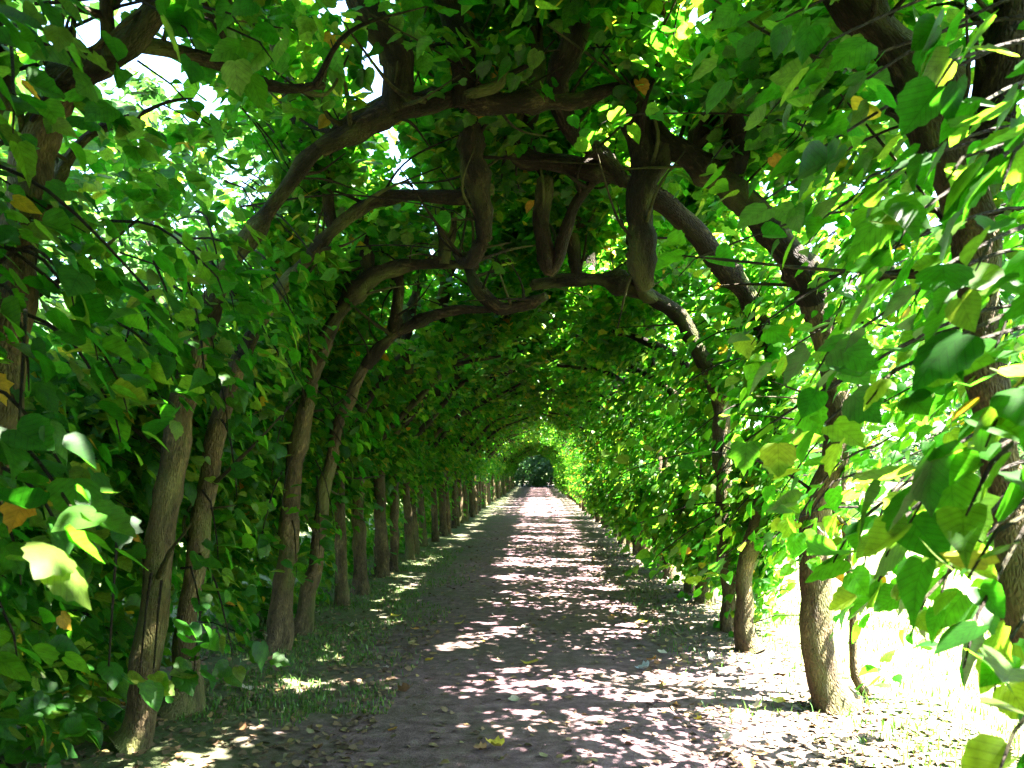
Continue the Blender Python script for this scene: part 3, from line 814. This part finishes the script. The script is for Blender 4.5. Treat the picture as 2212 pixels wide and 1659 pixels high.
# ------------------------------------------------------------------ woodland outside
def crown(root_name, h, z0, rad, n, rs, mat, bark, size=(.16, .30), tr=.14, dense=1.0, clumps=26, bare=.35):
    root = empty(root_name, (0, 0, 0))
    lean = (rs.uniform(-.4, .4), rs.uniform(-.4, .4))
    t = Tubes()
    t.add([Vector((0, 0, -.1)), Vector((lean[0] * .3, lean[1] * .3, h * .3)), Vector((lean[0], lean[1], h * .62)), Vector((lean[0] * 1.3, lean[1] * 1.2, h * .93))], [tr * 1.2, tr, tr * .7, .03], sides=8, seg=.5, lump=.1, seed=rs.random() * 9, flare=.2)
    t.build('trunk', bark, root)
    bt = Tubes()
    P_, Nn, D, S = [], [], [], []
    for c in range(clumps):
        f = rs.random() ** .8
        zz = z0 + (h - z0) * f
        w = rad * (math.sin(math.pi * (.18 + .78 * f)) ** .7) * rs.uniform(.35, 1.05)
        a = rs.uniform(0, 2 * math.pi)
        cc = Vector((lean[0] * f + w * math.cos(a), lean[1] * f + w * math.sin(a), zz + rs.uniform(-.2, .2)))
        s0 = Vector((lean[0] * f * .9, lean[1] * f * .9, max(.5, zz - w * .55)))
        bt.add([s0, (s0 + cc) / 2 + Vector((0, 0, .12 * w)), cc], [tr * .32 * (1 - .6 * f), .012], sides=5, seg=.5, lump=.1)
        cr = rad * rs.uniform(.20, .38)
        for i in range(int(n / clumps)):
            v = Vector((rs.gauss(0, 1), rs.gauss(0, 1), rs.gauss(0, .6)))
            P_.append(cc + v * cr * .55)
            Nn.append(Vector((rs.gauss(0, .6), rs.gauss(0, .6), 1)) + v * .2)
            D.append(Vector((v.x + rs.gauss(0, .5), v.y + rs.gauss(0, .5), -.5)))
            S.append(rs.uniform(*size))
    br = bt.build('branches', bark, root); br['kind'] = 'stuff'
    pos = np.array(P_); m = len(pos)
    fo = leaves_mesh('crown', pos, rot_from(np.array(Nn), np.array(D)), np.array(S), np.zeros(m, int), np.array([rs.random() for _ in range(m)]), mat, root, [SIMPLE])
    fo['kind'] = 'stuff'
    return root


def wl(x, y):
    far = 'nearest' if y < 12 else ('middle' if y < 26 else ('far' if y < 45 else 'farthest'))
    side = 'just behind the left row' if x > -11 else ('a little way into the wood' if x > -17 else 'deep in the wood')
    return f'dark woodland tree of the {far} ones on the left, {side}'


rw = random.Random(31)
NEARNESS = ['nearest of all', 'second nearest', 'third nearest', 'fourth nearest', 'fifth nearest', 'sixth nearest', 'seventh nearest', 'eighth nearest', 'seventh farthest', 'sixth farthest', 'fifth farthest', 'fourth farthest', 'third farthest', 'second farthest', 'farthest of all']


def ranks(pts):
    d = sorted(range(len(pts)), key=lambda i: math.hypot(*pts[i]))
    names = NEARNESS if len(pts) == 15 else NEARNESS[:7] + NEARNESS[8:]
    return {i: names[k] for k, i in enumerate(d)}


BUSHES = [(-10, 12), (-13.5, 15.5), (-9, 19), (-15.5, 22), (-11, 24), (-19, 17), (-21, 25), (-15, 30), (-9.5, 33), (-25, 30), (-12, 42), (-20, 46), (-8, 52), (-28, 20), (-17, 11.5)]
LAWN_TREES = [(17, 13), (22, 20), (15, 24), (27, 27), (19, 33), (14, 40), (25, 42), (34, 33), (18, 52), (12, 60), (28, 58), (9.5, 74), (13, 84), (21, 8)]
BT, RT = ranks(BUSHES), ranks(LAWN_TREES)
protoL = [crown('woodland_tree', 14, 4.2, 3.3, 4200, rw, M_LEAF_DARK, M_BARK_DARK, clumps=40, size=(.2, .34)) for _ in range(3)]
protoR = [crown('woodland_tree', 11, 1.2, 3.6, 5200, rw, M_LEAF_DARK, M_BARK_DARK, size=(.16, .28), clumps=46) for _ in range(2)]
protoB = [crown('woodland_bush', 2.3, .05, 1.5, 1900, rw, M_LEAF_DARK, M_BARK_DARK, size=(.08, .15), tr=.04, clumps=18) for _ in range(2)]
firsts = set()
def put(proto, x, y, s, rz, label, group, cat='tree'):
    if proto.name in firsts: o = copy_tree(proto)
    else: o = proto; firsts.add(proto.name)
    o.location = (x, y, gz(x, y) if abs(x) < 40 and y < 120 else .05); o.scale = (s, s, s); o.rotation_euler = (0, 0, rz)
    tag(o, label, cat, group)
    return o


spotsL = [(-9.5, 9.5), (-11.5, 14.5), (-9.7, 20), (-17, 33), (-12.5, 10.5), (-14, 18), (-16, 13.5), (-18, 21), (-8.5, 28),
          (-20, 28), (-24, 24), (-26, 34), (-12, 37), (-22, 40), (-31, 30), (-9, 44), (-30, 44), (-18, 50), (-11, 56), (-8, 66), (-14, 72),
          (-12, 5), (-17, 8), (-21, 15), (-24, 11)]
for i, (x, y) in enumerate(spotsL):
    put(protoL[i % 3], x + rw.uniform(-.4, .4), y + rw.uniform(-.4, .4), rw.uniform(.8, 1.1), rw.uniform(0, 6.28),
        wl(x, y), 'woodland trees left of the avenue')
for i, (x, y) in enumerate(BUSHES):
    put(protoB[i % 2], x, y, rw.uniform(.7, 1.15), rw.uniform(0, 6.28), f'low shaded bush under the wood on the left, {BT[i]}', 'bushes under the left woodland', 'bush')
for i, (x, y) in enumerate(LAWN_TREES):
    put(protoR[i % 2], x, y, rw.uniform(.8, 1.15), rw.uniform(0, 6.28), f'full-crowned sunlit tree on the lawn to the right, {RT[i]}', 'trees beyond the lawn right of the avenue')
for i, (x, y, s, lab) in enumerate([(4.6, 86, 1.2, 'added shade tree on the sunny side beyond the far end of the tunnel'), (7.5, 90, 1.3, 'tall added shade tree behind the first one beyond the tunnel on the sunny side'), (4.8, 95, 1.2, 'third added shade tree on the sunny side beyond the tunnel'),
                                    (-4.4, 88, 1.0, 'tree on the shady side beyond the far end of the tunnel'), (-.6, 99, 1.0, 'blue-green tree straight ahead where the path ends'), (9, 84, 1.3, 'outermost tall added shade tree on the sunny side beyond the tunnel')]):
    put(protoR[i % 2], x, y, s, i * 1.3, lab, 'trees closing the end of the avenue')  # the sunny-side trees are added to shade the bushes at the end
for i, (x, y, s, lab) in enumerate([(-1.6, 86.5, 1.7, 'bush at the end of the path, left of its middle'), (1.3, 87, 1.8, 'bush at the end of the path, right of its middle'), (-.2, 89.5, 2.3, 'large dark bush behind the two at the end of the path'), (-4.0, 86, 1.8, 'outer bush at the far left foot of the tunnel end'), (3.9, 87, 1.8, 'outer bush at the far right foot of the tunnel end'), (.2, 85.5, 1.3, 'low bush in front, middle of the path end')]):
    put(protoB[i % 2], x, y, s, i * 2.1, lab, 'bushes closing the end of the path', 'bush')

# a far belt of wood that closes the horizon
rb_ = np.random.default_rng(3)
m = 26000
ang = rb_.uniform(0, 2 * math.pi, m)
rr_ = rb_.uniform(115, 135, m)
hz = rb_.random(m) ** 1.1 * (7 + 2.5 * np.sin(ang * 23) + 1.5 * np.sin(ang * 57 + 1))
pos = np.stack([np.sin(ang) * rr_, 20 + np.cos(ang) * rr_, hz], 1)
nn = rb_.normal(0, 1, (m, 3)); dd_ = rb_.normal(0, 1, (m, 3))
wood = leaves_mesh('distant_wood', pos, rot_from(nn, dd_), rb_.uniform(.9, 2.0, m), np.zeros(m, int), rb_.random(m), M_LEAF_DARK, None, [SIMPLE])
tag(wood, 'far belt of woodland closing the horizon around the park', 'woodland', kind='stuff')

# ------------------------------------------------------------------ grass
def grass(name, boxes, rng, h, label):
    Ps, Hs = [], []
    for (x0, x1, y0, y1, n) in boxes:
        x = rng.uniform(x0, x1, n); y = y0 + (y1 - y0) * rng.random(n) ** 1.5
        keep = np.array([mnoise.noise(Vector((a * 1.3, b * 1.3, 5))) > -.08 + rng.normal(0, .12) for a, b in zip(x, y)])
        x, y = x[keep], y[keep]
        Ps.append(np.stack([x, y, [gz(a, b) - .004 for a, b in zip(x, y)]], 1))
    p = np.concatenate(Ps); n = len(p)
    hh = rng.uniform(h[0], h[1], n) * (.6 + .8 * rng.random(n))
    a = rng.uniform(0, 2 * math.pi, n)
    w = .0035 + .003 * rng.random(n)
    side = np.stack([np.cos(a), np.sin(a), np.zeros(n)], 1) * w[:, None]
    b = a + math.pi / 2 + rng.normal(0, .4, n)
    lean = np.stack([np.cos(b), np.sin(b), np.zeros(n)], 1) * (hh * rng.uniform(.15, .9, n))[:, None]
    z = np.zeros((n, 3)); z[:, 2] = hh
    v = np.stack([p - side, p + side, p + lean * .35 + z * .6 + side * .7, p + lean * .35 + z * .6 - side * .7, p + lean + z * .95], 1).reshape(-1, 3)
    k = np.arange(n)[:, None] * 5
    q = k + np.array([0, 1, 2, 3]); t = k + np.array([3, 2, 4])
    o = mesh_np(name, v, quads=q, tris=t, mat=M_GRASS, point_attr=np.repeat(rng.random(n), 5))
    return tag(o, label, 'grass', kind='stuff')


rg_ = np.random.default_rng(8)
grass('grass', [(-3.6, -1.5, 5.2, 17, 20000), (-7, -2.6, 3.5, 16, 22000), (-1.7, -1.0, 5.5, 14, 2500)], rg_, (.02, .055), 'short shaded grass and moss along the left foot of the trees')
grass('grass', [(1.1, 2.4, 2.8, 18, 3500), (2.0, 4.4, 2.6, 10, 9000), (2, 6, 8, 20, 14000)], rg_, (.025, .075), 'sunlit grass along the right edge of the path')

# ------------------------------------------------------------------ leaves lying on the ground
def lying(n, rng, boxes):
    x, y = [], []
    for (x0, x1, y0, y1, w) in boxes:
        m = int(n * w)
        x.append(rng.uniform(x0, x1, m)); y.append(y0 + (y1 - y0) * rng.random(m) ** 1.7)
    x, y = np.concatenate(x), np.concatenate(y); m = len(x)
    z = np.array([gz(a, b) for a, b in zip(x, y)]) + .012
    nn = np.stack([rng.normal(0, .28, m), rng.normal(0, .28, m), np.ones(m)], 1)
    d = rng.normal(0, 1, (m, 3)); d[:, 2] = 0
    return np.stack([x, y, z], 1), rot_from(nn, d)


rl = np.random.default_rng(21)
p, r = lying(6500, rl, [(-3.2, -1.0, 2.6, 9, .30), (-3.4, -1.0, 2.6, 18, .30), (-1.2, 1.0, 2.8, 22, .22), (.9, 2.4, 2.8, 18, .42), (1.6, 2.7, 4.6, 6.0, .06)])
m = len(p)
lit = leaves_mesh('leaf_litter', p, r, rl.uniform(.022, .055, m), rl.integers(0, 3, m), rl.random(m), M_LITTER, None)
tag(lit, 'small brown dead leaves and scraps scattered over the path and verges', 'leaf litter', kind='stuff')


def fallen_mesh(k, curl, s):
    v, t = LEAVES[k]
    v = v.copy()
    v[:, 2] = curl * (np.abs(v[:, 0]) ** 2 * 1.6 + (v[:, 1] - .5) ** 2 * .8) + .03 * np.sin(v[:, 0] * 9 + s)
    return mesh_np('fallen_leaf', v * .1, tris=t, mat=M_LEAF_FALLEN, link=False, leafco=LEAVES[k][0])


def flat_mat(name, c, t):
    return leaf_material(name, [(0, c), (1, tuple(x * 1.1 for x in c))], [(0, t), (1, t)], .2, .5)


M_YEL = flat_mat('fallen_yellow', (.50, .38, .05), (.5, .35, .03))
M_ORG = flat_mat('fallen_orange', (.50, .20, .03), (.5, .2, .02))
M_BRN = flat_mat('fallen_brown', (.22, .12, .06), (.15, .08, .03))
M_PAL = flat_mat('fallen_pale', (.42, .36, .30), (.2, .16, .1))
M_BLU = flat_mat('fallen_grey', (.36, .42, .50), (.2, .2, .2))
FM = {}
for key, mt in (('yellow', M_YEL), ('orange', M_ORG), ('brown', M_BRN), ('pale', M_PAL), ('grey', M_BLU)):
    FM[key] = []
    for k in range(3):
        me = fallen_mesh(k, .35 + .3 * k, k * 2.0); me.materials.clear(); me.materials.append(mt); FM[key].append(me)


def ground_at(u, v):
    d = _R @ Vector(((u - 1106) / 1737.0, -(v - 829.5) / 1737.0, -1.0))
    t = -(CAM.z - .02) / d.z
    q = CAM + d * t
    return q.x, q.y


rq = random.Random(9)
def fallen(x, y, key, size, label, group=None):
    o = bpy.data.objects.new('fallen_leaf', FM[key][rq.randrange(3)])
    o.location = (x, y, gz(x, y) + .014)
    o.rotation_euler = (rq.gauss(0, .18), rq.gauss(0, .18), rq.uniform(0, 6.28))
    o.scale = (size, size * rq.uniform(.85, 1.1), size)
    COL.objects.link(o)
    tag(o, label, 'fallen leaf', group or 'leaves fallen on the ground')


for (u, v, key, s, lab) in [
    (1160, 1432, 'yellow', 1.25, 'large mustard yellow leaf lying in the shade in the middle of the path'),
    (930, 1424, 'yellow', .95, 'yellow leaf on the rim of the large left sun patch on the path'),
    (1400, 1442, 'grey', 1.0, 'pale blue-grey scrap of leaf lying alone right of the path'),
    (265, 1540, 'orange', 1.0, 'bright orange leaf against the foot of the yellow-lit leaning trunk'),
    (50, 1530, 'yellow', .9, 'curled yellow leaf lying at the far left edge of the ground'),
    (160, 1530, 'yellow', .8, 'small yellow leaf lying left of the nearest leaning trunk'),
    (590, 1380, 'pale', 1.0, 'pale round leaf at the stout mossy foot of a left trunk'),
    (568, 1436, 'grey', 1.0, 'dull lilac leaf lying in the grass left of the path'),
    (845, 1330, 'yellow', 1.0, 'small golden leaf at the left edge of the path below the trunks'),
    (1080, 1620, 'yellow', .9, 'yellowish curled leaf near the bottom middle of the path'),
    (1675, 1512, 'yellow', 1.3, 'broad pale yellow leaf left of the straight grey trunk'),
    (855, 1577, 'orange', .6, 'tiny orange leaf left of the three near sun spots on the path'),
    (345, 1440, 'brown', 1.1, 'brown leaf lying between the two nearest left trunks'),
    (120, 1500, 'pale', 1.2, 'pale crumpled leaf in the dark ground at lower left'),
    (530, 1490, 'pale', 1.1, 'pale leaf lit by a sun fleck beside the dark thin trunk'),
    (885, 1490, 'brown', 1.2, 'brown leaf on the left part of the path'),
]:
    x, y = ground_at(u, v)
    fallen(x, y, key, s, lab)
for k in range(100):
    y = 3.0 + 6.5 * rq.random() ** 1.3
    sd_ = rq.random()
    x = rq.uniform(-2.9, -1.0) if sd_ < .45 else (rq.uniform(-1.0, .9) if sd_ < .6 else rq.uniform(.9, 2.3))
    key = rq.choices(['brown', 'pale', 'yellow', 'orange'], [.5, .22, .2, .08])[0]
    where = 'among the left trunks' if x < -1 else ('on the trodden path' if x < .9 else 'on the right verge')
    fallen(x, y, key, rq.uniform(.45, 1.0), f'small dry {key} leaf fallen {where}', f'small dry {key} leaves fallen {where}')
